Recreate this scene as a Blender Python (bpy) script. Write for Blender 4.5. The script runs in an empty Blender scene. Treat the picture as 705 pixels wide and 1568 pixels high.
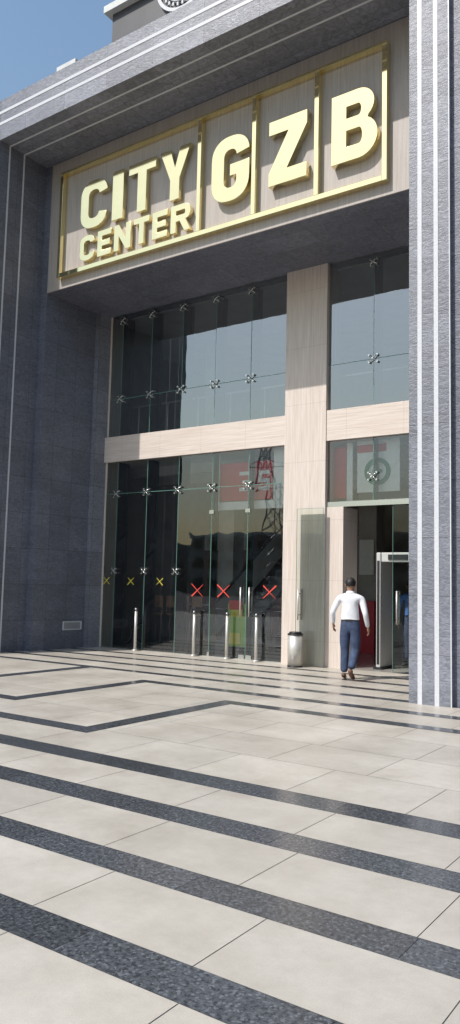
import bpy, bmesh, math, random
from mathutils import Vector, Matrix
random.seed(7)
S=bpy.context.scene
COL=S.collection
YF,YS,YG=10.27,11.64,13.66
XL,XW=-13.61,-13.40
XC0,XC1=-4.08,-3.48
ZF,ZT=11.28,12.22
ZS=8.22
# ---------------------------------------------------------------- materials
def mat(name):
    m=bpy.data.materials.new(name); m.use_nodes=True
    nt=m.node_tree; b=nt.nodes['Principled BSDF']
    return m,nt,b
def simple(name,col,rough=.5,metal=0.,noise=0.,nscale=20,bump=0.):
    m,nt,b=mat(name)
    b.inputs['Base Color'].default_value=(*col,1); b.inputs['Roughness'].default_value=rough; b.inputs['Metallic'].default_value=metal
    if noise>0 or bump>0:
        g=nt.nodes.new('ShaderNodeNewGeometry'); n=nt.nodes.new('ShaderNodeTexNoise'); n.inputs['Scale'].default_value=nscale; n.inputs['Detail'].default_value=5
        nt.links.new(g.outputs['Position'],n.inputs['Vector'])
        r=nt.nodes.new('ShaderNodeValToRGB')
        r.color_ramp.elements[0].position=.3;r.color_ramp.elements[1].position=.7
        r.color_ramp.elements[0].color=(*[c*(1-noise) for c in col],1);r.color_ramp.elements[1].color=(*[min(1,c*(1+noise)) for c in col],1)
        nt.links.new(n.outputs['Fac'],r.inputs['Fac']); nt.links.new(r.outputs['Color'],b.inputs['Base Color'])
        if bump>0:
            bp=nt.nodes.new('ShaderNodeBump'); bp.inputs['Strength'].default_value=bump; bp.inputs['Distance'].default_value=.01
            nt.links.new(n.outputs['Fac'],bp.inputs['Height']); nt.links.new(bp.outputs['Normal'],b.inputs['Normal'])
    return m
def mth(nt,op,a,b=None,c=None):
    n=nt.nodes.new('ShaderNodeMath'); n.operation=op
    for i,v in enumerate((a,b,c)):
        if v is None: continue
        if isinstance(v,(int,float)): n.inputs[i].default_value=v
        else: nt.links.new(v,n.inputs[i])
    return n.outputs[0]
def mixc(nt,f,a,b):
    n=nt.nodes.new('ShaderNodeMix'); n.data_type='RGBA'
    for s,v in ((0,f),(6,a),(7,b)):
        if isinstance(v,(int,float)): n.inputs[s].default_value=v
        elif isinstance(v,tuple): n.inputs[s].default_value=(*v,1)
        else: nt.links.new(v,n.inputs[s])
    return n.outputs[2]
def slate(name,col,k=1.):
    m,nt,b=mat(name)
    g=nt.nodes.new('ShaderNodeNewGeometry'); sp=nt.nodes.new('ShaderNodeSeparateXYZ'); nt.links.new(g.outputs['Position'],sp.inputs[0])
    mp=nt.nodes.new('ShaderNodeMapping'); mp.inputs['Scale'].default_value=(1,1,2.6); nt.links.new(g.outputs['Position'],mp.inputs['Vector'])
    n1=nt.nodes.new('ShaderNodeTexNoise'); n1.inputs['Scale'].default_value=7; n1.inputs['Detail'].default_value=8; n1.inputs['Roughness'].default_value=.62;n1.inputs['Distortion'].default_value=1.8
    n2=nt.nodes.new('ShaderNodeTexNoise'); n2.inputs['Scale'].default_value=.9; n2.inputs['Detail'].default_value=4
    n3=nt.nodes.new('ShaderNodeTexNoise'); n3.inputs['Scale'].default_value=90; n3.inputs['Detail'].default_value=3
    for n in (n1,n2,n3): nt.links.new(mp.outputs[0],n.inputs['Vector'])
    r=nt.nodes.new('ShaderNodeValToRGB'); e=r.color_ramp.elements
    e[0].position=.34;e[0].color=(*[c*.68 for c in col],1); e[1].position=.68;e[1].color=(*[c*1.3 for c in col],1)
    nt.links.new(n1.outputs['Fac'],r.inputs['Fac'])
    v=mth(nt,'MULTIPLY_ADD',n2.outputs['Fac'],.6,.7)
    c=nt.nodes.new('ShaderNodeVectorMath'); c.operation='SCALE'; nt.links.new(r.outputs['Color'],c.inputs[0]); nt.links.new(v,c.inputs['Scale'])
    def joint(o,per,off,w=.008):
        x=mth(nt,'ADD',o,100+off); x=mth(nt,'MODULO',x,per); return mth(nt,'LESS_THAN',x,w)
    def cell(o,per,off):
        x=mth(nt,'ADD',o,100+off); x=mth(nt,'DIVIDE',x,per); return mth(nt,'FLOOR',x)
    cv=nt.nodes.new('ShaderNodeCombineXYZ')
    nt.links.new(cell(sp.outputs['X'],1.2,.377),cv.inputs[0]);nt.links.new(cell(sp.outputs['Y'],.61,.213),cv.inputs[1]);nt.links.new(cell(sp.outputs['Z'],.8,.13),cv.inputs[2])
    wn=nt.nodes.new('ShaderNodeTexWhiteNoise'); nt.links.new(cv.outputs[0],wn.inputs['Vector'])
    pv=mth(nt,'MULTIPLY_ADD',wn.outputs['Value'],.22,.89)
    c3=nt.nodes.new('ShaderNodeVectorMath'); c3.operation='SCALE'; nt.links.new(c.outputs[0],c3.inputs[0]); nt.links.new(pv,c3.inputs['Scale'])
    j=mth(nt,'MAXIMUM',joint(sp.outputs['Z'],.8,.13),joint(sp.outputs['Y'],.61,.213))
    j=mth(nt,'MAXIMUM',j,joint(sp.outputs['X'],1.2,.377))
    j=mth(nt,'MULTIPLY',j,.75)
    cc=mixc(nt,j,c3.outputs[0],(.03,.03,.035))
    nt.links.new(cc,b.inputs['Base Color'])
    b.inputs['Roughness'].default_value=.40
    h=mth(nt,'MULTIPLY_ADD',n3.outputs['Fac'],.2,n1.outputs['Fac'])
    bp=nt.nodes.new('ShaderNodeBump'); bp.inputs['Strength'].default_value=.5*k; bp.inputs['Distance'].default_value=.022
    nt.links.new(h,bp.inputs['Height']); nt.links.new(bp.outputs['Normal'],b.inputs['Normal'])
    return m
def wood(name,vert=True,k=1.,per=(1.2,.8),tint=(1,1,1)):
    m,nt,b=mat(name)
    g=nt.nodes.new('ShaderNodeNewGeometry'); sp=nt.nodes.new('ShaderNodeSeparateXYZ'); nt.links.new(g.outputs['Position'],sp.inputs[0])
    mp=nt.nodes.new('ShaderNodeMapping'); mp.inputs['Scale'].default_value=(22,22,.9) if vert else (.9,1,22)
    nt.links.new(g.outputs['Position'],mp.inputs['Vector'])
    n=nt.nodes.new('ShaderNodeTexNoise'); n.inputs['Scale'].default_value=1.6; n.inputs['Detail'].default_value=7; n.inputs['Distortion'].default_value=.4;n.inputs['Roughness'].default_value=.6
    nt.links.new(mp.outputs[0],n.inputs['Vector'])
    r=nt.nodes.new('ShaderNodeValToRGB'); e=r.color_ramp.elements
    e[0].position=.28;e[0].color=(.51*k*tint[0],.43*k*tint[1],.37*k*tint[2],1); e[1].position=.68;e[1].color=(.66*k*tint[0],.585*k*tint[1],.53*k*tint[2],1)
    nt.links.new(n.outputs['Fac'],r.inputs['Fac'])
    def joint(o,p,off,w=.006):
        x=mth(nt,'ADD',o,100+off); x=mth(nt,'MODULO',x,p); return mth(nt,'LESS_THAN',x,w)
    j=mth(nt,'MAXIMUM',joint(sp.outputs['X'],per[1],.3),joint(sp.outputs['Z'],per[0],.31)); j=mth(nt,'MULTIPLY',j,.45)
    cc=mixc(nt,j,r.outputs['Color'],(.2,.16,.13))
    nt.links.new(cc,b.inputs['Base Color']); b.inputs['Roughness'].default_value=.5
    return m
def glass(name,refl=.30,tint=(.82,.9,.87),fr=1.3,gc=(.92,.95,1)):
    m=bpy.data.materials.new(name); m.use_nodes=True; nt=m.node_tree; nt.nodes.clear()
    o=nt.nodes.new('ShaderNodeOutputMaterial'); t=nt.nodes.new('ShaderNodeBsdfTransparent'); t.inputs[0].default_value=(*tint,1)
    gl=nt.nodes.new('ShaderNodeBsdfGlossy'); gl.inputs['Roughness'].default_value=.01; gl.inputs['Color'].default_value=(*gc,1)
    lw=nt.nodes.new('ShaderNodeFresnel'); lw.inputs['IOR'].default_value=1.5
    f=mth(nt,'MULTIPLY_ADD',lw.outputs[0],fr,refl)
    fc=mth(nt,'MINIMUM',f,1.)
    g=nt.nodes.new('ShaderNodeNewGeometry'); n=nt.nodes.new('ShaderNodeTexNoise'); n.inputs['Scale'].default_value=.8; nt.links.new(g.outputs['Position'],n.inputs['Vector'])
    bp=nt.nodes.new('ShaderNodeBump'); bp.inputs['Strength'].default_value=.22; bp.inputs['Distance'].default_value=.02
    nt.links.new(n.outputs['Fac'],bp.inputs['Height']); nt.links.new(bp.outputs['Normal'],gl.inputs['Normal'])
    mx=nt.nodes.new('ShaderNodeMixShader'); nt.links.new(fc,mx.inputs[0]); nt.links.new(t.outputs[0],mx.inputs[1]); nt.links.new(gl.outputs[0],mx.inputs[2]); nt.links.new(mx.outputs[0],o.inputs[0])
    return m
def tilemat():
    m,nt,b=mat('floor_tile')
    at=nt.nodes.new('ShaderNodeAttribute'); at.attribute_name='tint'
    g=nt.nodes.new('ShaderNodeNewGeometry')
    n=nt.nodes.new('ShaderNodeTexNoise'); n.inputs['Scale'].default_value=1.1; n.inputs['Detail'].default_value=9; n.inputs['Roughness'].default_value=.66
    n2=nt.nodes.new('ShaderNodeTexNoise'); n2.inputs['Scale'].default_value=150; n2.inputs['Detail'].default_value=3
    n4=nt.nodes.new('ShaderNodeTexNoise'); n4.inputs['Scale'].default_value=12; n4.inputs['Detail'].default_value=7; n4.inputs['Roughness'].default_value=.75
    for q in(n,n2,n4): nt.links.new(g.outputs['Position'],q.inputs['Vector'])
    r=nt.nodes.new('ShaderNodeValToRGB'); e=r.color_ramp.elements
    e[0].position=.3;e[0].color=(.36,.325,.275,1); e[1].position=.66;e[1].color=(.48,.445,.39,1)
    nt.links.new(n.outputs['Fac'],r.inputs['Fac'])
    v=mth(nt,'MULTIPLY_ADD',n2.outputs['Fac'],.34,.83); v=mth(nt,'MULTIPLY',v,at.outputs['Fac'])
    v4=mth(nt,'MULTIPLY_ADD',n4.outputs['Fac'],.34,.83); v=mth(nt,'MULTIPLY',v,v4)
    c=nt.nodes.new('ShaderNodeVectorMath'); c.operation='SCALE'; nt.links.new(r.outputs['Color'],c.inputs[0]); nt.links.new(v,c.inputs['Scale'])
    nt.links.new(c.outputs[0],b.inputs['Base Color'])
    rr=mth(nt,'MULTIPLY_ADD',n.outputs['Fac'],.45,.18); nt.links.new(rr,b.inputs['Roughness'])
    b.inputs['Specular IOR Level'].default_value=.42
    return m
def granite():
    m,nt,b=mat('dark_granite')
    at=nt.nodes.new('ShaderNodeAttribute'); at.attribute_name='tint'
    g=nt.nodes.new('ShaderNodeNewGeometry')
    v=nt.nodes.new('ShaderNodeTexVoronoi'); v.inputs['Scale'].default_value=85
    n=nt.nodes.new('ShaderNodeTexNoise'); n.inputs['Scale'].default_value=40; n.inputs['Detail'].default_value=7;n.inputs['Roughness'].default_value=.75
    for q in(n,v): nt.links.new(g.outputs['Position'],q.inputs['Vector'])
    sp=nt.nodes.new('ShaderNodeSeparateColor'); nt.links.new(v.outputs['Color'],sp.inputs[0])
    r=nt.nodes.new('ShaderNodeValToRGB'); e=r.color_ramp.elements
    e[0].position=.40;e[0].color=(.026,.028,.032,1); e[1].position=.74;e[1].color=(.14,.15,.165,1)
    nt.links.new(n.outputs['Fac'],r.inputs['Fac'])
    s=mth(nt,'GREATER_THAN',sp.outputs[0],.90); s=mth(nt,'MULTIPLY',s,.4)
    c=mixc(nt,s,r.outputs['Color'],(.20,.21,.23))
    c2=nt.nodes.new('ShaderNodeVectorMath'); c2.operation='SCALE'; nt.links.new(c,c2.inputs[0]); nt.links.new(at.outputs['Fac'],c2.inputs['Scale'])
    nt.links.new(c2.outputs[0],b.inputs['Base Color']); b.inputs['Roughness'].default_value=.18
    return m
M=dict(
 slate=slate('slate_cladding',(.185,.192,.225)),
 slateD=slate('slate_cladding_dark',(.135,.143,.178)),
 inlay=simple('pale_inlay',(.56,.57,.60),.35,0,.08,30),
 woodV=wood('wood_grain_tile_vertical',True), woodH=wood('wood_grain_tile_horizontal',False,1.03,(5,1.2)),
 signW=wood('sign_backing_wood_grain',True,.66,(9,.66),(.97,1.0,1.03)),
 gold=simple('polished_gold',(.94,.81,.44),.06,1.,.03,3),
 glassU=glass('facade_glass',.24,(.86,.91,.90),1.2,(.92,.94,.95)), glassL=glass('entrance_glass',.07,(.90,.94,.93),1.1), glassD=glass('door_glass',.0,(.88,.94,.91),1.0),fin=glass('glass_fin',.02,(.80,.90,.86),1.),
 edge=simple('glass_edge_green',(.12,.24,.20),.15),
 steel=simple('brushed_steel',(.62,.62,.60),.25,1.,.06,60), steelD=simple('dark_steel',(.25,.25,.26),.35,1.),
 satin=simple('satin_steel',(.62,.60,.56),.38,.5,.05,30),
 dark=simple('interior_dark',(.05,.048,.046),.6,0,.3,2), darkfl=simple('interior_floor',(.42,.40,.37),.12,0,.15,3),
 inwall=simple('interior_wall',(.38,.35,.32),.6,0,.3,1.2), inceil=simple('interior_ceiling',(.6,.6,.6),.7,0,.1,2),
 brownw=simple('interior_timber',(.28,.15,.09),.5,0,.3,5),
 white=simple('white_paint',(.75,.75,.73),.5,0,.04,8), red=simple('banner_red',(.50,.03,.05),.5,0,.08,5),
 green=simple('logo_green',(.02,.18,.10),.5), tapeR=simple('red_tape',(.70,.07,.05),.5), tapeY=simple('yellow_tape',(.70,.60,.08),.5),
 black=simple('black_rubber',(.015,.015,.017),.45), tile=tilemat(), granite=granite(),
 grout=simple('grout',(.22,.205,.18),.9,0,.25,12), asphalt=simple('asphalt',(.06,.06,.062),.9,0,.25,6,.4),
 roofdark=simple('roof_panel_dark',(.05,.052,.06),.5,0,.15,2), roofl=simple('roof_coping',(.55,.57,.56),.5,0,.1,3),
 conc=simple('concrete_render',(.30,.29,.27),.8,0,.2,1.5), win=simple('window_dark',(.03,.04,.05),.1),
 leaf=simple('foliage',(.05,.10,.025),.7,0,.4,4), bark=simple('bark',(.12,.08,.05),.9,0,.3,12),
 yel=simple('poster_yellow',(.75,.65,.08),.5),lime=simple('poster_lime',(.35,.55,.08),.5),
 detg=simple('detector_grey',(.50,.50,.49),.4,0,.04,10),
)
# ---------------------------------------------------------------- helpers
def empty(name,loc=(0,0,0)):
    e=bpy.data.objects.new(name,None); COL.objects.link(e); e.location=loc; e.empty_display_size=.3; return e
def meshobj(name,verts,faces,m,parent=None,smooth=False,mats=None,midx=None):
    me=bpy.data.meshes.new(name); me.from_pydata([tuple(v) for v in verts],[],faces); me.update()
    for x in (mats or [m]): me.materials.append(x)
    if midx:
        for p,i in zip(me.polygons,midx): p.material_index=i
    if smooth: 
        for p in me.polygons: p.use_smooth=True
    o=bpy.data.objects.new(name,me); COL.objects.link(o)
    if parent:
        o.parent=parent; o.matrix_parent_inverse=Matrix.Translation(-parent.location)
    return o
def boxv(x0,x1,y0,y1,z0,z1):
    return [(x0,y0,z0),(x1,y0,z0),(x1,y1,z0),(x0,y1,z0),(x0,y0,z1),(x1,y0,z1),(x1,y1,z1),(x0,y1,z1)]
BF=[(0,3,2,1),(4,5,6,7),(0,1,5,4),(1,2,6,5),(2,3,7,6),(3,0,4,7)]
def box(name,x0,x1,y0,y1,z0,z1,m,parent=None,bev=0):
    o=meshobj(name,boxv(x0,x1,y0,y1,z0,z1),BF,m,parent)
    if bev:
        b=o.modifiers.new('b','BEVEL'); b.width=bev; b.segments=2
    return o
def boxes(name,L,m,parent=None,bev=0):
    v=[];f=[]
    for b in L:
        n=len(v); v+=boxv(*b); f+=[tuple(i+n for i in q) for q in BF]
    o=meshobj(name,v,f,m,parent)
    if bev:
        b=o.modifiers.new('b','BEVEL'); b.width=bev; b.segments=2
    return o
def tube(p0,p1,r0,r1=None,n=14,cap=True):
    r1=r0 if r1 is None else r1
    p0,p1=Vector(p0),Vector(p1); d=(p1-p0).normalized(); a=d.orthogonal().normalized(); b=d.cross(a)
    v=[p0+(a*math.cos(t)+b*math.sin(t))*r0 for t in [2*math.pi*i/n for i in range(n)]]+[p1+(a*math.cos(t)+b*math.sin(t))*r1 for t in [2*math.pi*i/n for i in range(n)]]
    f=[(i,(i+1)%n,n+(i+1)%n,n+i) for i in range(n)]
    if cap: f+=[tuple(range(n-1,-1,-1)),tuple(range(n,2*n))]
    return v,f
def tubes(name,L,m,parent=None,n=12):
    v=[];f=[]
    for t in L:
        a,b=tube(*t,n=n) if len(t)==4 else tube(t[0],t[1],t[2],None,n=n)
        k=len(v); v+=a; f+=[tuple(i+k for i in q) for q in b]
    o=meshobj(name,v,f,m,parent)
    for p in o.data.polygons: p.use_smooth=len(p.vertices)==4
    return o
# ---------------------------------------------------------------- ground
g=meshobj('ground',[(-400,-400,-.10),(400,-400,-.10),(400,400,-.10),(-400,400,-.10)],[(0,1,2,3)],M['asphalt'])
PX0,PX1,PY0,PY1=-34,16,-7,YG
plaza=empty('plaza_pavement')
box('paving_base',PX0,PX1,PY0,26,-.099,-.004,M['grout'],plaza)
def quads(name,L,m,z,parent,amp):
    v=[];f=[];t=[]
    for (x0,x1,y0,y1) in L:
        n=len(v); v+=[(x0,y0,z),(x1,y0,z),(x1,y1,z),(x0,y1,z)]; f.append((n,n+1,n+2,n+3)); t.append(1+random.uniform(-amp,amp))
    o=meshobj(name,v,f,m,parent)
    a=o.data.attributes.new('tint','FLOAT','FACE')
    a.data.foreach_set('value',t); return o
bands=[(2.40,2.65),(3.225,3.475),(4.10,4.38),(4.96,5.25)]
y=2.40
while y>PY0+1: y-=.84; bands.append((y,y+.25))
bands+=[(10.30,10.50),(11.13,11.33),(11.98,12.18),(12.82,13.0)]
bands.sort()
gp=.0028
rows=[]
prev=PY0
for a,b in bands:
    if a-prev>1.2:
        n=round((a-prev)/.84); 
        for i in range(n): rows.append((prev+(a-prev)*i/n,prev+(a-prev)*(i+1)/n))
    else: rows.append((prev,a))
    prev=b
rows.append((prev,YG))
T=[]
for k,(a,b) in enumerate(rows):
    off=-1.98 if abs(a-2.65)<.01 else (-1.34 if abs(a-3.475)<.01 else random.uniform(0,.97))
    x=off-math.ceil((off-PX0)/.97)*.97
    while x<PX1:
        T.append((max(x,PX0)+gp,min(x+.97,PX1)-gp,a+gp,b-gp)); x+=.97
quads('floor_tiles',T,M['tile'],0,plaza,.06)
B=[]
for a,b in bands:
    x=PX0
    while x<PX1: B.append((x+.0015,min(x+1.21,PX1)-.0015,a,b)); x+=1.21
quads('granite_bands',B,M['granite'],.0,plaza,.2)
ZB=[(-30,-5.83,5.86,6.10),(-5.95-.12,-5.95+.12,6.102,8.48),(-5.95-.12,PX1,8.482,8.70),
    (-30,-8.08,6.80,7.02),(-8.2-.12,-8.2+.12,7.022,9.38),(-8.2-.12,PX1,9.382,9.59),
    (-30,-10.18,7.70,7.92),(-10.3-.12,-10.3+.12,7.922,10.298)]
quads('granite_border_bands',ZB,M['granite'],.004,plaza,.1)
# ---------------------------------------------------------------- mall
mall=empty('shopping_mall_building')
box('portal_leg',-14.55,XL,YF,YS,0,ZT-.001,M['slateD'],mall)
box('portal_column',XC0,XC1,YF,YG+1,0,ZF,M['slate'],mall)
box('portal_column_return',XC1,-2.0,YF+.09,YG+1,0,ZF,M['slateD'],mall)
box('portal_lintel',XL,-1.2,YF,YS-.002,ZF,ZT,M['slate'],mall)
box('portal_column_end',-2.0,-1.2,YF,YG+1,0,ZF,M['slate'],mall)
inl=[]
for x in (-3.92,-3.68): inl.append((x-.032,x+.032,YF-.006,YF+.01,0,ZF-.0))
inl.append((XC1-.012,XC1+.003,YF-.004,YF+.01,0,ZF))
for z in (11.92,11.66): inl.append((XL-.9,-1.2,YF-.006,YF+.01,z-.032,z+.032))
for y in (10.56,10.97):
    inl.append((XL-.01,XL+.006,y-.02,y+.02,0,ZF-.007)); inl.append((XL+.0065,XC0,y-.02,y+.02,ZF-.006,ZF+.01))
for x in (-13.78,-14.05): inl.append((x-.032,x+.032,YF-.006,YF+.01,0,11.6))
boxes('pale_inlay_strips',inl,M['inlay'],mall)
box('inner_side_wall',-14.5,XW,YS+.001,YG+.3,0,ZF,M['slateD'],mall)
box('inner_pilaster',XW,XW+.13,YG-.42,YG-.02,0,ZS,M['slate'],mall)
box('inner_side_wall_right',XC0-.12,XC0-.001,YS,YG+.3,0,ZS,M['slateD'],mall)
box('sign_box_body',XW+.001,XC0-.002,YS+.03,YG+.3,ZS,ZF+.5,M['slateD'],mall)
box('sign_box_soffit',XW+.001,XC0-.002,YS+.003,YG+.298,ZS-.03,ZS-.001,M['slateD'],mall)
box('roof_slab',-14.5,-1.2,YS,26,ZF+.51,ZT-.02,M['conc'],mall)
box('side_wall_west',-14.8,-14.5,YG+.31,26,0,ZT-.03,M['conc'],mall)
box('side_wall_east',-1.5,-1.2,YG+1.01,26,0,ZT-.03,M['conc'],mall)
box('rear_wall',-14.5,-1.5,25.7,26,0,ZT-.03,M['conc'],mall)
box('roof_block',-16.0,-3.0,16,25,ZT-.02,19.1,M['roofdark'],mall)
box('roof_block_coping',-16.2,-2.8,15.8,25.2,19.1,19.32,M['roofl'],mall)
box('roof_parapet',-13.85,-13.2,12.0,13.2,ZT,14.12,M['roofl'],mall)
PXA,PXB=-8.10,-7.14
XE=XC0-.121
box('pillar',PXA,PXB,YG-.10,YG+.5,0,ZS-.031,M['woodV'],mall)
box('floor_beam',XW-.0,PXA-.001,YG-.08,YG+.5,4.49,5.11,M['woodH'],mall)
box('floor_beam_right',PXB+.001,XE,YG-.08,YG+.5,4.49,5.11,M['woodH'],mall)
box('side_jamb_panel',XW+.001,-13.22,YG-.01,YG+.5,0,4.489,M['woodV'],mall)
box('side_jamb_panel_upper',XW+.001,-13.22,YG-.01,YG+.5,5.111,ZS-.031,M['woodV'],mall)
def pane(L,name,m): 
    v=[];f=[]
    for (x0,x1,z0,z1) in L:
        t1,t2=random.uniform(-.004,.004),random.uniform(-.003,.003)
        n=len(v); v+=[(x0,YG-t1-t2,z0),(x1,YG+t1-t2,z0),(x1,YG+t1+t2,z1),(x0,YG-t1+t2,z1)]; f.append((n,n+1,n+2,n+3))
    return meshobj(name,v,f,m,mall)
JX=[-12.86,-11.91,-10.96,-10.0,-9.04]
xs=[-13.22]+JX+[PXA]
g_=.006
pane([(a+g_,b-g_,z0,z1) for a,b in zip(xs,xs[1:]) for z0,z1 in ((5.12,6.045),(6.057,ZS-.04))],'upper_glass',M['glassU'])
xr=[PXB,-6.15,-5.18,XE]
pane([(a+g_,b-g_,z0,z1) for a,b in zip(xr,xr[1:]) for z0,z1 in ((5.12,6.045),(6.057,ZS-.04))],'upper_glass_right',M['glassU'])
pane([(a+g_,b-g_,z0,z1) for a,b in zip(xs,xs[1:]) for z0,z1 in ((.02,3.70),(3.712,4.485))],'entrance_glass',M['glassL'])
pane([(a+g_,b-g_,3.25,4.485) for a,b in zip(xr,xr[1:])],'entrance_glass_right',M['glassL'])
jn=[]
for x in JX: jn+=[(x-.006,x+.006,YG-.004,YG+.004,5.12,ZS-.04),(x-.006,x+.006,YG-.004,YG+.004,.02,4.485)]
for x in xr[1:-1]: jn+=[(x-.006,x+.006,YG-.004,YG+.004,5.12,ZS-.04),(x-.006,x+.006,YG-.004,YG+.004,3.25,4.485)]
jn+=[(-13.22,PXA,YG-.005,YG+.005,6.045,6.057),(PXB,XE,YG-.005,YG+.005,6.045,6.057),(-13.22,PXA,YG-.005,YG+.005,3.70,3.712)]
boxes('glass_joints',jn,M['edge'],mall)
fn=[]
for x in JX: fn+=[(x-.009,x+.009,YG+.03,YG+.40,5.12,ZS-.04),(x-.009,x+.009,YG+.03,YG+.40 if x<-10.5 else YG+.22,.02,4.485)]
for x in xr[1:-1]: fn+=[(x-.009,x+.009,YG+.03,YG+.40,5.12,ZS-.04),(x-.009,x+.009,YG+.03,YG+.22,3.25,4.485)]
boxes('glass_fins',fn,M['fin'],mall)
boxes('glass_fin_edges',[(a-.001,b+.001,d,d+.004,e,f) for a,b,c,d,e,f in fn],M['edge'],mall)
sp=[]
def spider(x,z,s=.085):
    for sx,sz in ((1,1),(1,-1),(-1,1),(-1,-1)):
        e=(x+sx*s,YG-.045,z+sz*s*.8)
        sp.append(((x,YG-.06,z),e,.010)); sp.append(((e[0],YG-.055,e[2]),(e[0],YG-.008,e[2]),.022))
    sp.append(((x,YG-.08,z),(x,YG+.05,z),.020))
for x in JX+[-6.15,-5.18]:
    spider(x,6.05); spider(x,8.02,.07)
for x in JX: spider(x,3.70)
for x in JX[:3]: spider(x,1.84,.07)
for x in (-6.15,-5.18): spider(x,3.72)
tubes('spider_fittings',sp,M['steel'],mall,10)
boxes('door_channels',[(-13.22,PXA,YG-.03,YG+.03,0,.02),(PXB,XE,YG-.04,YG+.04,3.15,3.25)],M['steel'],mall)
boxes('patch_fittings',[(-10.06,-9.94,YG-.015,YG+.015,3.12,3.20),(-9.1,-8.98,YG-.015,YG+.015,3.12,3.20),(-10.03,-9.97,YG-.02,YG+.02,.02,.1),(-9.2,-9.06,YG-.02,YG+.02,.02,.1),(-9.02,-8.88,YG-.02,YG+.02,.02,.1)],M['steel'],mall)
box('door_side_panel',PXB+.001,-6.76,YG-.05,YG+.6,0,3.149,M['woodV'],mall)
# door leaves
meshobj('open_door_leaf',[(-7.72,YG-.19,.02),(-7.12,YG-.19,.02),(-7.12,YG-.19,3.12),(-7.72,YG-.19,3.12)],[(0,1,2,3)],M['glassD'],mall)
boxes('open_door_leaf_edge',[(-7.725,-7.72,YG-.196,YG-.184,.02,3.12),(-7.12,-7.115,YG-.196,YG-.184,.02,3.12),(-7.72,-7.12,YG-.195,YG-.185,3.12,3.126)],M['edge'],mall)
meshobj('closed_door_leaf',[(-5.74,YG,.02),(-4.75,YG,.02),(-4.75,YG,3.14),(-5.74,YG,3.14)],[(0,1,2,3)],M['glassD'],mall)
boxes('door_leaf_edge',[(-5.747,-5.74,YG-.007,YG+.007,.02,3.14)],M['edge'],mall)
hd=[]
for x,y0 in ((-9.15,YG),(-8.93,YG),(-5.64,YG),(-7.64,YG-.19)):
    for yy in (y0-.06,y0+.06):
        hd.append(((x,yy,.90),(x,yy,1.52),.016))
        for z in (1.0,1.42): hd.append(((x,yy,z),(x,y0,z),.009))
tubes('door_handles',hd,M['satin'],mall)
def cross(name,x,z,s,m):
    v=[];f=[]
    for sg in (1,-1):
        d=Vector((s,0,sg*s*.85)); n=Vector((-d.z,0,d.x)).normalized()*.010
        yy=YG-.012-(.002 if sg>0 else 0)
        c=Vector((x,yy,z)); k=len(v)
        q=s*.12
        v+=[c-d-n+Vector((random.uniform(-q,q),0,random.uniform(-q,q))),c+d-n,c+d+n+Vector((random.uniform(-q,q),0,random.uniform(-q,q)*.4)),c-d+n]; f.append((k,k+1,k+2,k+3))
    meshobj(name,v,f,m,mall)
for x in (-13.10,-12.32,-11.43): cross('yellow_tape_cross',x,1.60,.095,M['tapeY'])
for x in (-10.34,-9.63,-8.45): cross('red_tape_cross',x,1.43,.16,M['tapeR'])
vt=empty('wall_vent'); vt.parent=mall
boxes('vent_frame',[(XW,XW+.02,12.56,12.59,.43,.63),(XW,XW+.02,13.12,13.15,.43,.63),(XW,XW+.02,12.59,13.12,.43,.455),(XW,XW+.02,12.59,13.12,.605,.63)],M['inlay'],vt)
boxes('vent_louvres',[(XW,XW+.012,12.59,13.12,.465+i*.024,.476+i*.024) for i in range(6)],M['inlay'],vt)
box('vent_back',XW,XW+.003,12.59,13.12,.455,.605,M['black'],vt)
# interior
box('interior_floor',-14.5,-1.5,YG+.001,25.7,-.003,.002,M['darkfl'],mall)
box('upper_floor_slab',-14.5,-1.5,YG+.51,25.7,4.6,5.0,M['inceil'],mall)
box('interior_back_wall',-14.4,-1.6,22,22.2,.003,4.59,M['inwall'],mall)
box('interior_back_wall_upper',-14.4,-1.6,20,20.2,5.01,ZF+.5,M['inwall'],mall)
box('upper_ceiling',-14.4,-1.6,YG+.31,19.9,ZS-.05,ZS+.0,M['inceil'],mall)
boxes('interior_columns',[(-12.2,-11.7,17,17.5,.003,4.59),(-8.6,-8.1,18.2,18.7,.003,4.59),(-4.9,-4.4,17,17.5,.003,4.59)],M['inwall'],mall)
boxes('upper_interior_columns',[(-12.4,-12.0,16.5,16.9,5.01,ZS-.06),(-9.2,-8.8,16.5,16.9,5.01,ZS-.06),(-5.6,-5.2,16.5,16.9,5.01,ZS-.06)],M['inwall'],mall)
tubes('upper_guard_rail',[((-13.2,14.5,6.05),(-4.3,14.5,6.05),.025)]+[((-13.0+i*.95,14.5,5.01),(-13.0+i*.95,14.5,6.05),.018) for i in range(10)],M['satin'],mall,8)
boxes('shop_fronts',[(-14.2,-12.4,19,21.9,.003,3.2),(-7.9,-6.9,20,21.9,.003,3.6),(-11.4,-10.2,19.5,21.9,.003,2.6)],M['brownw'],mall)
boxes('shop_fascia_signs',[(-14.1,-12.5,18.93,18.99,2.6,3.1),(-7.85,-6.95,19.93,19.99,3.0,3.5),(-11.3,-10.3,19.43,19.49,2.1,2.5),(-8.55,-8.15,18.15,18.19,1.9,2.8)],M['white'],mall)
box('red_kiosk',-8.6,-7.7,17.2,17.7,.003,1.25,M['red'],mall,.01)
boxes('ceiling_beams',[(-14.3,-1.6,15.2+i*1.5,15.35+i*1.5,4.35,4.599) for i in range(4)],M['inceil'],mall)
ct=empty('reception_counter')
boxes('counter_body',[(-13.1,-11.6,16.2,16.8,.003,1.0)],M['brownw'],ct,.01)
boxes('counter_top',[(-13.15,-11.55,16.15,16.85,1.001,1.05)],M['satin'],ct,.01)
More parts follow.
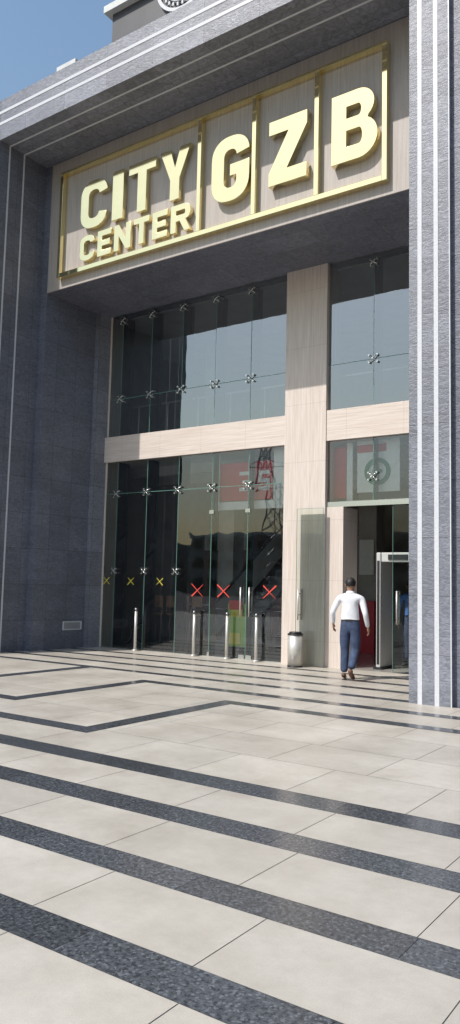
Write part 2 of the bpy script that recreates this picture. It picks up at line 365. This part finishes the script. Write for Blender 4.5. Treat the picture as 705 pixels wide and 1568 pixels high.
for i in range(4):
    x=-13.0+i*.42
    e=empty('bar_stool',(x,15.7,0))
    tubes('legs',[((x+a*.15,15.7+b*.15,.003),(x+a*.1,15.7+b*.1,.75),.012) for a in(-1,1) for b in (-1,1)],M['steelD'],e,8)
    boxes('seat',[(x-.17,x+.17,15.53,15.87,.75,.80)],M['brownw'],e,.02)
    boxes('backrest',[(x-.16,x+.16,15.50,15.53,.95,1.25),(x-.15,x-.12,15.50,15.53,.80,.95),(x+.12,x+.15,15.50,15.53,.80,.95)],M['brownw'],e,.01)
def ring(name,c,r0,r1,yy,m,parent,n=40,th=.02,axis='y'):
    v=[];f=[]
    for i in range(n):
        t=2*math.pi*i/n
        for r,dy in ((r0,0),(r1,0),(r1,th),(r0,th)):
            v.append((c[0]+r*math.cos(t),yy+dy,c[1]+r*math.sin(t)) if axis=='y' else (yy+dy,c[0]+r*math.cos(t),c[1]+r*math.sin(t)))
    for i in range(n):
        a=4*i;b=4*((i+1)%n)
        for k in range(4): f.append((a+k,a+(k+1)%4,b+(k+1)%4,b+k))
    return meshobj(name,v,f,m,parent)
# wheelchair inside the glass
wc=empty('wheelchair'); wx,wy=-12.95,14.5
for x in (wx-.28,wx+.26):
    ring('wheel_tyre',(wy,.30),.265,.295,x,M['black'],wc,36,.025,'x'); ring('push_rim',(wy,.30),.22,.232,x+.02,M['satin'],wc,36,.012,'x')
    tubes('spokes',[((x+.012,wy,.30),(x+.012,wy+.27*math.cos(t),.30+.27*math.sin(t)),.004) for t in [i*math.pi/6 for i in range(12)]],M['steelD'],wc,5)
    ring('castor',(wy+.42,.083),.05,.08,x,M['black'],wc,20,.025,'x')
boxes('seat_and_back',[(wx-.22,wx+.22,wy-.05,wy+.38,.48,.51),(wx-.22,wx+.22,wy-.10,wy-.07,.5,.92),(wx-.2,wx+.2,wy+.5,wy+.62,.1,.12)],M['black'],wc,.01)
tubes('frame',[((wx+s,wy-.1,.2),(wx+s,wy-.1,.95),.013) for s in(-.23,.23)]+[((wx+s,wy-.1,.95),(wx+s,wy-.24,.97),.016) for s in(-.23,.23)]+[((wx+s,wy-.1,.7),(wx+s,wy+.3,.7),.016) for s in(-.24,.24)]+[((wx+s,wy+.3,.7),(wx+s,wy+.5,.12),.012) for s in(-.23,.23)],M['steelD'],wc,8)
# banners behind glass
bn=empty('shop_banner'); by0=YG+.26
box('banner_panel',-9.98,-8.60,by0,by0+.03,3.42,4.26,M['red'],bn)
boxes('banner_white_frame',[(-10.2,-10.0,by0+.01,by0+.04,3.2,4.485),(-9.999,-8.11,by0+.01,by0+.04,3.22,3.40),(-8.58,-8.11,by0+.01,by0+.04,3.401,4.485)],M['white'],bn)
boxes('banner_lettering',[(a,b,by0-.015,by0-.001,c,d) for a,b,c,d in ((-9.45,-9.05,3.97,4.05),(-9.13,-9.05,3.70,3.97),(-9.37,-9.13,3.79,3.86),(-9.45,-9.05,3.62,3.70),(-8.95,-8.66,3.97,4.05),(-8.95,-8.87,3.87,3.97),(-8.95,-8.66,3.79,3.87),(-8.74,-8.66,3.70,3.79),(-8.95,-8.66,3.62,3.70))],M['white'],bn)
bn2=empty('shop_banner')
box('banner_panel',-7.13,-6.86,by0,by0+.03,3.35,4.4,M['red'],bn2)
boxes('banner_white_panel',[(-6.85,-6.72,by0+.01,by0+.04,3.3,4.485),(-6.62,-5.72,by0+.01,by0+.04,3.45,4.485),(-7.13,-4.3,by0+.012,by0+.042,3.26,3.299)],M['white'],bn2)
boxes('banner_stripe',[(-6.61,-6.0,by0-.004,by0+.009,4.25,4.40)],M['red'],bn2)
ring('banner_logo',(-6.18,3.85),.19,.27,by0-.02,M['green'],bn2)
boxes('banner_logo_mark',[(-6.21,-6.15,by0-.012,by0+.009,3.7,4.0),(-6.28,-6.08,by0-.014,by0+.008,3.83,3.89)],M['green'],bn2)
# standee poster
st=empty('poster_standee')
boxes('poster_panel',[(-9.95,-9.45,14.30,14.33,.2,1.15)],M['lime'],st)
boxes('poster_blocks',[(-9.93,-9.6,14.285,14.299,.25,.5),(-9.85,-9.5,14.285,14.299,.85,1.05)],M['yel'],st)
boxes('poster_red',[(-9.9,-9.55,14.27,14.284,1.02,1.22)],M['tapeR'],st)
boxes('poster_feet',[(-9.9,-9.85,14.2,14.5,.003,.2),(-9.55,-9.5,14.2,14.5,.003,.2)],M['black'],st)
for x,y in ((-12.0,13.52),(-10.30,13.52),(-9.42,13.52),(-8.68,13.52)):
    e=empty('queue_barrier_post',(x,y,0))
    tubes('post',[((x,y,.01),(x,y,.92),.036,.032)],M['satin'],e,16)
    tubes('base',[((x,y,.004),(x,y,.014),.085),((x,y,.014),(x,y,.035),.085,.04)],M['satin'],e,24)
    tubes('cap',[((x,y,.92),(x,y,.97),.043),((x,y,.97),(x,y,.985),.043,.02)],M['steelD'],e,16)
# curved crowd barriers just inside the doors
def barrier(x0,x1,y,h):
    e=empty('crowd_barrier',(x0,y,0)); L=[]; P=[(x0,.01),(x0,h-.15),(x0+.05,h-.04),(x0+.16,h),(x1-.16,h),(x1-.05,h-.04),(x1,h-.15),(x1,.01)]
    L+=[((a[0],y,a[1]),(b[0],y,b[1]),.02) for a,b in zip(P,P[1:])]+[((x0,y,.25),(x1,y,.25),.015)]
    n=5
    L+=[((x0+(x1-x0)*i/n,y,.25),(x0+(x1-x0)*i/n,y,h-.01),.009) for i in range(1,n)]
    tubes('rails',L,M['steelD'],e,10)
barrier(-11.4,-10.1,14.8,1.0); barrier(-9.35,-8.4,14.6,1.0)
# escalator inside
es=empty('escalator')
for x in (-10.9,-9.3):
    v=[(x,14.9,.25),(x+.08,14.9,.25),(x,19.9,3.6),(x+.08,19.9,3.6),(x,14.9,1.0),(x+.08,14.9,1.0),(x,19.9,4.4),(x+.08,19.9,4.4)]
    meshobj('balustrade',v,[(0,1,3,2),(4,6,7,5),(0,4,5,1),(2,3,7,6),(0,2,6,4),(1,5,7,3)],M['satin'],es)
    tubes('handrail',[((x+.04,14.6,.9),(x+.04,14.95,1.05),.04),((x+.04,14.95,1.05),(x+.04,19.9,4.45),.04),((x+.04,14.6,.9),(x+.04,14.75,.3),.04)],M['black'],es)
stp=[(-10.8,-9.3,15+i*.3,15.3+i*.3+.0,.0+i*.2+.003,.2+i*.2) for i in range(16)]
boxes('steps',stp,M['steelD'],es)
# ---------------------------------------------------------------- sign
sign=empty('mall_entrance_sign')
box('sign_backing',XW,XC0-.003,YS,YS+.029,ZS-.031,ZF-.008,M['signW'],sign)
fy0=YS-.13
t=.045
fx0,fx1,fz0,fz1=-12.97,-4.97,8.40,10.90
fr=[(fx0,fx0+2*t,fy0,YS-.001,fz0,fz1),(fx1-2*t,fx1,fy0,YS-.001,fz0,fz1),(fx0+2*t,fx1-2*t,fy0,YS-.001,fz0,fz0+.10),(fx0+2*t,fx1-2*t,fy0,YS-.001,fz1-.06,fz1)]
for x in (-8.96,-7.66,-6.32): fr.append((x-t,x+t,fy0,YS-.001,fz0+.10,fz1-.06))
boxes('gold_frame',fr,M['gold'],sign,.004)
def arcp(cx,cy,rx,ry,a0,a1,n=14,e=1.):
    out=[]
    for i in range(n+1):
        a=math.radians(a0+(a1-a0)*i/n); c,s_=math.cos(a),math.sin(a)
        out.append((cx+rx*math.copysign(abs(c)**e,c),cy+ry*math.copysign(abs(s_)**e,s_)))
    return out
def L_(ch,w,s):
    sh=s*.92
    if ch=='I': return [[(0,0),(w,0),(w,1),(0,1)]]
    if ch=='T': return [[(w/2-s/2,0),(w/2+s/2,0),(w/2+s/2,1-sh),(w,1-sh),(w,1),(0,1),(0,1-sh),(w/2-s/2,1-sh)]]
    if ch=='Y': return [[(w/2-s/2,0),(w/2+s/2,0),(w/2+s/2,.40),(w,1),(w-s*1.1,1),(w/2,.62),(s*1.1,1),(0,1),(w/2-s/2,.40)]]
    if ch=='Z': return [[(0,0),(w,0),(w,sh),(s*1.35,sh),(w,1-sh*.95),(w,1),(0,1),(0,1-sh),(w-s*1.35,1-sh),(0,sh*.95)]]
    if ch=='E': return [[(0,0),(w,0),(w,sh),(s,sh),(s,.5-sh/2),(w*.9,.5-sh/2),(w*.9,.5+sh/2),(s,.5+sh/2),(s,1-sh),(w,1-sh),(w,1),(0,1)]]
    if ch=='N': return [[(0,0),(s,0),(s,.58),(w-s,0),(w,0),(w,1),(w-s,1),(w-s,.42),(s,1),(0,1)]]
    if ch in 'CG':
        ry=.33; e=.85
        o=arcp(w/2,1-ry,w/2,ry,8,180,18,e)+arcp(w/2,ry,w/2,ry,180,352 if ch=='C' else 360,18,e)
        if ch=='C':
            inn=arcp(w/2,ry,w/2-s,ry-sh,-8,-180,14,e)+arcp(w/2,1-ry,w/2-s,ry-sh,180,8,14,e)
            return [o+inn]
        inn=[(w,.56),(w*.5,.56),(w*.5,.56-sh*.85),(w-s,.56-sh*.85)]+arcp(w/2,ry,w/2-s,ry-sh,0,-180,14,e)+arcp(w/2,1-ry,w/2-s,ry-sh,180,8,14,e)
        return [o+inn]
    if ch=='R':
        r=.30; y0=1-2*r
        o=[(0,0),(s,0),(s,y0),(w*.46,y0),(w-s*1.1,0),(w,0),(w*.74,y0+.04)]+arcp(w-r*.9,1-r,r*.9,r,-60,90,12)+[(0,1)]
        return [o,[(s,y0+sh),(w-r*.9,y0+sh)]+arcp(w-r*.9,1-r,r*.9-s,r-sh,-90,90,10)[1:]+[(s,1-sh)]]
    if ch=='B':
        r2=.29; r1=.235; x=w-r2*.95; x1=w-.05-r1
        o=[(0,0)]+arcp(x,r2,r2*.95,r2,-90,62,12)+arcp(x1,1-r1,r1,r1,-50,90,12)+[(0,1)]
        c=.53
        return [o,[(s,sh)]+arcp(x,(sh+c-sh*.42)/2,r2*.95-s,(c-sh*.42-sh)/2,-90,90,10)+[(s,c-sh*.42)],[(s,c+sh*.42)]+arcp(x1,(c+sh*.42+1-sh)/2,r1-s*.85,(1-sh-c-sh*.42)/2,-90,90,10)+[(s,1-sh)]]
def letter(ch,x0,x1,z0,z1,stroke,depth):
    h=z1-z0; w=(x1-x0)/h; s=stroke/h
    cu=bpy.data.curves.new('letter_'+ch,'CURVE'); cu.dimensions='2D'; cu.fill_mode='BOTH'; cu.extrude=depth/2/h; cu.bevel_depth=.004/h
    for P in L_(ch,w,s):
        sl=cu.splines.new('POLY'); sl.points.add(len(P)-1)
        for q,(a,b) in zip(sl.points,P): q.co=(a,b,0,1)
        sl.use_cyclic_u=True
    cu.materials.append(M['gold'])
    o=bpy.data.objects.new('letter_'+ch,cu); COL.objects.link(o)
    o.rotation_euler=(math.radians(90),0,0); o.scale=(h,h,h); o.location=(x0,YS-.01-depth/2,z0); o.parent=sign
D=.11
for ch,a,b in (('C',-12.27,-11.47),('I',-11.31,-11.0),('T',-10.84,-10.10),('Y',-9.97,-9.19)): letter(ch,a,b,9.33,10.42,.235 if ch!='I' else .28,D)
x=-12.27; wd=[.46,.40,.47,.42,.40,.50]; gap=.092
for ch,w_ in zip('CENTER',wd): letter(ch,x,x+w_,8.62,9.19,.13,D*.9); x+=w_+gap
letter('G',-8.62,-7.74,8.90,10.21,.29,D+.03); letter('Z',-7.30,-6.50,8.92,10.17,.28,D+.03); letter('B',-6.0,-5.13,8.93,10.19,.28,D+.03)
# rooftop round logo
rs=empty('rooftop_round_sign')
ring('logo_ring',(-13.15,19.0),.90,1.0,15.9,M['inlay'],rs,48,.05); ring('logo_inner_ring',(-13.15,19.0),.66,.70,15.9,M['inlay'],rs,48,.05)
boxes('logo_ring_lettering',[(-13.15+.79*math.cos(t)-.03,-13.15+.79*math.cos(t)+.03,15.9,15.94,19+.79*math.sin(t)-.05,19+.79*math.sin(t)+.05) for t in [i*math.pi/14 for i in range(28)]],M['inlay'],rs)
cu=bpy.data.curves.new('logo_letter','CURVE'); cu.dimensions='2D';cu.fill_mode='BOTH';cu.extrude=.03
sl=cu.splines.new('POLY'); P=[(-.5,.4),(-.36,.4),(-.24,-.1),(-.07,.3),(.07,.3),(.24,-.1),(.36,.4),(.5,.4),(.3,-.4),(.17,-.4),(0,.02),(-.17,-.4),(-.3,-.4)]
sl.points.add(len(P)-1)
for q,(a,b) in zip(sl.points,P): q.co=(a,b,0,1)
sl.use_cyclic_u=True; cu.materials.append(M['inlay'])
o=bpy.data.objects.new('logo_letter',cu);COL.objects.link(o);o.rotation_euler=(math.radians(90),0,0);o.location=(-13.15,15.93,18.85);o.parent=rs
# ---------------------------------------------------------------- bin
bx,by=-7.58,13.22
e=empty('trash_can',(bx,by,0))
tubes('body',[((bx,by,.03),(bx,by,.62),.145),],M['satin'],e,32)
tubes('rim',[((bx,by,.62),(bx,by,.645),.155,.15),((bx,by,.645),(bx,by,.68),.13,.11),((bx,by,.003),(bx,by,.03),.15)],M['black'],e,32)
# ---------------------------------------------------------------- metal detector
md=empty('walk_through_metal_detector')
def dpanel(nm,x):
    box(nm,x,x+.09,14.02,14.62,.04,2.26,M['detg'],md,.015)
    box(nm+'_foot',x-.04,x+.13,13.98,14.66,.003,.04,M['black'],md)
    box(nm+'_edge_strip',x+.02,x+.07,14.012,14.019,.1,2.1,M['black'],md)
dpanel('panel_left',-6.24); dpanel('panel_right',-5.35)
box('header',-6.149,-5.351,14.05,14.59,2.08,2.26,M['detg'],md,.01)
box('header_display',-6.0,-5.6,14.03,14.048,2.12,2.22,M['black'],md)
# ---------------------------------------------------------------- people
def skin_mesh(name,V,E,Rr,mats,matfn,parent,sub=2,root=0,xf=None):
    me=bpy.data.meshes.new(name+'_s'); me.from_pydata(V,E,[]); me.update()
    o=bpy.data.objects.new(name+'_s',me); COL.objects.link(o)
    md_=o.modifiers.new('s','SKIN'); md_.use_smooth_shade=True
    for i,r in enumerate(Rr):
        me.skin_vertices[0].data[i].radius=r if isinstance(r,tuple) else (r,r)
        me.skin_vertices[0].data[i].use_root=(i==root)
    sb=o.modifiers.new('u','SUBSURF'); sb.levels=sub; sb.render_levels=sub
    dg=bpy.context.evaluated_depsgraph_get(); dg.update()
    ev=o.evaluated_get(dg); nm=bpy.data.meshes.new_from_object(ev)
    bpy.data.objects.remove(o)
    nm.name=name; nm.materials.clear()
    for x in mats: nm.materials.append(x)
    for p in nm.polygons: p.material_index=matfn(p.center); p.use_smooth=True
    if xf: nm.transform(xf)
    n=bpy.data.objects.new(name,nm); COL.objects.link(n)
    if parent: n.parent=parent
    return n
def person(name,loc,rot,shirt,trouser,hairm,shoe,skinm,pose,scale=1.):
    root=empty(name,loc); root.rotation_euler=(0,0,rot); root.scale=(scale,)*3
    P=pose
    V=[(0,0,.93),(0,0,1.03),(0,-.005,1.16),(0,-.01,1.30),(0,-.005,1.40),(0,.0,1.46),(0,.01,1.50),(0,.018,1.55),(0,.02,1.62),(0,.015,1.68)]
    Rr=[(.165,.12),(.155,.112),(.162,.115),(.180,.12),(.145,.095),(.066,.064),(.058,.060),(.066,.080),(.078,.095),(.058,.073)]
    E=[(i,i+1) for i in range(9)]
    def add(p,r,fr):
        V.append(tuple(p)); Rr.append(r); E.append((fr,len(V)-1)); return len(V)-1
    hands=[]
    for sd in ('L','R'):
        sh,el,wr=P['arm'+sd]
        a=add(sh,(.070,.068),4); m1=add([(s+e)/2 for s,e in zip(sh,el)],(.060,.060),a); b=add(el,(.050,.050),m1)
        m2=add([(s+e)/2 for s,e in zip(el,wr)],(.046,.046),b); c=add(wr,(.035,.035),m2); hands.append((el,wr,sd))
        hp,kn,an=P['leg'+sd]
        a=add(hp,(.105,.11),0); m1=add([(s+e)/2 for s,e in zip(hp,kn)],(.096,.10),a); b=add(kn,(.076,.08),m1)
        m2=add([(s+e)/2 for s,e in zip(kn,an)],(.070,.075),b); c=add(an,(.062,.068),m2)
    def mf(c):
        if c.z>1.475: return 3
        if abs(c.x)<.20 and c.z<.985: return 1
        if abs(c.x)<.20 and c.z<1.02: return 2
        if c.z<.80: return 1
        return 0
    skin_mesh('body',V,E,Rr,[shirt,trouser,M['black'],skinm],mf,root,3)
    v,f=tube((0,-.003,1.455),(0,.005,1.495),.084,.068,20,False); o=meshobj('collar',v,f,shirt,None,True); o.parent=root
    bm=bmesh.new(); bmesh.ops.create_uvsphere(bm,u_segments=24,v_segments=16,radius=1)
    for q in list(bm.verts):
        if q.co.z<-.62 or (q.co.y>.45 and q.co.z<.35): bm.verts.remove(q)
    for q in bm.verts: q.co=Vector((q.co.x*.090,q.co.y*.108+.010,q.co.z*.098+1.642))+Vector([random.uniform(-.003,.003) for _ in range(3)])
    me=bpy.data.meshes.new('hair'); bm.to_mesh(me); bm.free(); me.materials.append(hairm)
    for p in me.polygons:p.use_smooth=True
    o=bpy.data.objects.new('hair',me); COL.objects.link(o); o.parent=root
    def blob(nm,c,r,m):
        bm=bmesh.new(); bmesh.ops.create_uvsphere(bm,u_segments=12,v_segments=8,radius=1)
        for q in bm.verts: q.co=Vector((q.co.x*r[0]+c[0],q.co.y*r[1]+c[1],q.co.z*r[2]+c[2]))
        me=bpy.data.meshes.new(nm); bm.to_mesh(me); bm.free(); me.materials.append(m)
        for p in me.polygons:p.use_smooth=True
        o=bpy.data.objects.new(nm,me); COL.objects.link(o); o.parent=root
    for s in (-1,1):
        blob('ear',(s*.088,.015,1.612),(.013,.022,.034),skinm); blob('eye',(s*.03,.103,1.63),(.012,.009,.007),M['white']); blob('pupil',(s*.03,.110,1.63),(.005,.004,.005),M['black'])
        blob('eyebrow',(s*.03,.107,1.65),(.018,.006,.004),hairm)
    blob('nose',(0,.116,1.605),(.013,.018,.024),skinm); blob('mouth',(0,.102,1.568),(.024,.008,.007),M['red'])
    for el,wr,sd in hands:
        s=-1 if sd=='L' else 1
        d=(Vector(wr)-Vector(el)).normalized(); fw=Vector((0,1,0)); fw=(fw-d*fw.dot(d)).normalized(); sidev=Vector((s,0,0))
        w0=Vector(wr)
        skin_mesh('palm',[tuple(w0-d*.02),tuple(w0+d*.03),tuple(w0+d*.085)],[(0,1),(1,2)],[(.024,.024),(.022,.03),(.018,.038)],[skinm],lambda c:0,root,2)
        for k,(off,ln) in enumerate(((.030,.068),(.010,.078),(-.010,.072),(-.029,.056))):
            b0=w0+d*.08+fw*off; c1=b0+d*ln*.5-sidev*.006; c2=b0+d*ln*.85-sidev*.024; c3=b0+d*ln-sidev*.04
            skin_mesh('finger_%d'%(k+1),[tuple(q) for q in (b0,c1,c2,c3)],[(0,1),(1,2),(2,3)],[.0095,.009,.008,.007],[skinm],lambda c:0,root,1)
        t0=w0+d*.035+fw*.025; skin_mesh('thumb',[tuple(t0),tuple(t0+d*.03+fw*.022-sidev*.01),tuple(t0+d*.06+fw*.026-sidev*.018)],[(0,1),(1,2)],[.012,.0105,.009],[skinm],lambda c:0,root,1)
    for sd in 'LR':
        an=Vector(P['leg'+sd][2]); toe=Vector(P['toe'+sd]); heel=Vector(P['heel'+sd])
        ball=heel.lerp(toe,.62)
        skin_mesh('shoe',[tuple(an),tuple(heel.lerp(an,.35)),tuple(heel.lerp(ball,.5)+Vector((0,0,.022))),tuple(ball+Vector((0,0,.01))),tuple(toe)],[(0,1),(1,2),(2,3),(3,4)],[(.045,.05),(.042,.046),(.042,.04),(.048,.032),(.034,.022)],[shoe],lambda c:0,root,2)
    return root
shirt=simple('white_shirt_cloth',(.70,.71,.75),.8,0,.10,7,1.)
navy=simple('navy_trouser_cloth',(.04,.06,.12),.8,0,.3,14,.9)
brown=simple('brown_leather',(.10,.04,.02),.4)
hair=simple('black_hair',(.012,.011,.011),.5,0,.4,80,.6)
skn=simple('skin',(.36,.20,.13),.55,0,.06,20)
blue=simple('blue_uniform_cloth',(.05,.14,.36),.8,0,.15,14)
walk=dict(
 armL=((-.200,-.005,1.37),(-.295,-.05,1.14),(-.305,.04,.94)), armR=((.200,-.005,1.37),(.270,-.05,1.12),(.295,.05,.89)),
 legL=((-.095,0,.88),(-.100,.05,.50),(-.105,.02,.11)), legR=((.095,0,.88),(.085,.02,.50),(.06,-.20,.20)),
 toeL=(-.13,.20,.025),heelL=(-.105,-.03,.040), toeR=(.075,-.05,.024),heelR=(.055,-.26,.125))
stand=dict(
 armL=((-.205,-.005,1.375),(-.27,-.03,1.13),(-.27,.05,.90)), armR=((.205,-.005,1.375),(.27,-.03,1.13),(.27,.05,.90)),
 legL=((-.10,0,.88),(-.11,.01,.50),(-.12,0,.10)), legR=((.10,0,.88),(.11,.01,.50),(.12,0,.10)),
 toeL=(-.14,.18,.025),heelL=(-.12,-.04,.035), toeR=(.14,.18,.025),heelR=(.12,-.04,.035))
person('walking_man',(-5.86,12.10,0),math.radians(14),shirt,navy,hair,brown,skn,walk)
person('security_guard',(-5.98,15.2,.002),math.radians(190),blue,navy,hair,M['black'],skn,stand)
# ---------------------------------------------------------------- opposite side of the street (seen only as reflections)
def building(x0,x1,y0,y1,h,m,nf):
    e=empty('office_building'); box('walls',x0,x1,y0,y1,-.1,h,m,e); W_=[]
    fh=h/nf
    for i in range(nf):
        x=x0+1
        while x<x1-2.2:
            W_.append((x,x+1.8,y1-.1,y1+.02,i*fh+1,i*fh+fh-.7)); x+=3
    boxes('windows',W_,M['win'],e); box('parapet',x0-.2,x1+.2,y1-.3,y1+.3,h,h+.6,M['roofl'],e)
xx=-150
for i in range(11):
    ww=random.uniform(18,30); building(xx,xx+ww-4,-105,-72-random.uniform(0,12),random.choice([6,7,9,10,12]),M['conc'],random.choice([2,3])); xx+=ww
def tree(x,y,h):
    e=empty('tree',(x,y,0)); tubes('trunk',[((x,y,-.1),(x+.1,y,h*.45),.18,.11)],M['bark'],e)
    tubes('limbs',[((x+.1,y,h*.4),(x+random.uniform(-1,1)*h*.25,y+random.uniform(-1,1)*h*.25,h*random.uniform(.6,.85)),.09,.03) for _ in range(6)],M['bark'],e)
    v=[];f=[]
    for c in range(16):
        cx,cy,cz=x+random.gauss(0,h*.16),y+random.gauss(0,h*.16),h*random.uniform(.45,.95); r=h*random.uniform(.07,.13)
        for k in range(70):
            p=Vector((random.gauss(0,1),random.gauss(0,1),random.gauss(0,1))).normalized()*r*random.uniform(.6,1.1)+Vector((cx,cy,cz))
            a=Vector((random.gauss(0,1),random.gauss(0,1),random.gauss(0,1))).normalized(); b=a.orthogonal().normalized(); s_=.16
            n=len(v); v+=[p-a*s_,p+b*s_*.5,p+a*s_,p-b*s_*.5]; f.append((n,n+1,n+2,n+3))
    meshobj('crown',v,f,M['leaf'],e)
for i in range(9): tree(-62+i*11+random.uniform(-3,3),-34+random.uniform(-6,4),random.uniform(4.5,6.5))
py=empty('lattice_pylon'); L=[]; cx,cy=-33,-26
def lv(k,z): 
    r=1.1*(1-z/16)+.15; return (cx+(1 if k in(0,1) else -1)*r,cy+(1 if k in (0,3) else -1)*r,z)
for k in range(4):
    L.append((lv(k,-.1),lv(k,14),.05))
    z=0
    while z<13.5: L.append((lv(k,z),lv((k+1)%4,z+1.2),.03)); L.append((lv((k+1)%4,z),lv(k,z+1.2),.03)); z+=1.2
for z in (9.5,11.5,13.5): L+=[((cx-2.2,cy,z),(cx+2.2,cy,z),.05),((cx-2.2,cy,z),(cx,cy,z+.8),.03),((cx+2.2,cy,z),(cx,cy,z+.8),.03)]
tubes('lattice',L,M['steelD'],py,6)
# ---------------------------------------------------------------- light
dx,dy,dz=.45,1,-1.33
sd=Vector((dx,dy,dz)).normalized()
sl=bpy.data.lights.new('sun','SUN'); sl.energy=4.6; sl.angle=math.radians(.53); sl.color=(1,.95,.89)
so=bpy.data.objects.new('sun',sl); COL.objects.link(so); so.rotation_euler=sd.to_track_quat('-Z','Y').to_euler(); so.location=(-5,-10,20)
w_=bpy.data.worlds.new('World'); S.world=w_; w_.use_nodes=True; nt=w_.node_tree
sky=nt.nodes.new('ShaderNodeTexSky'); sky.sky_type='NISHITA'; sky.sun_disc=False
sky.sun_elevation=math.asin(-sd.z); sky.sun_rotation=math.atan2(-dx,-dy); sky.air_density=1.8; sky.dust_density=1.8; sky.ozone_density=3.5
bg=nt.nodes['Background']; bg.inputs['Strength'].default_value=.15; nt.links.new(sky.outputs[0],bg.inputs[0])
# ---------------------------------------------------------------- camera
ya,pi_,ro=map(math.radians,(34.847,5.440,1.314))
F=Vector((-math.sin(ya)*math.cos(pi_),math.cos(ya)*math.cos(pi_),math.sin(pi_)))
R=Vector((math.cos(ya),math.sin(ya),0)); U=R.cross(F)
R2=R*math.cos(ro)+U*math.sin(ro); U2=-R*math.sin(ro)+U*math.cos(ro)
cd=bpy.data.cameras.new('camera'); cam=bpy.data.objects.new('camera',cd); COL.objects.link(cam)
mt=Matrix((( R2.x,U2.x,-F.x,0),(R2.y,U2.y,-F.y,0),(R2.z,U2.z,-F.z,1.558),(0,0,0,1))); cam.matrix_world=mt
cd.sensor_fit='VERTICAL'; cd.sensor_height=24; cd.lens=24*1175.486/1568; cd.clip_end=1500; cd.clip_start=.05
S.camera=cam
S.view_settings.view_transform='Standard'; S.view_settings.look='None'; S.view_settings.exposure=0
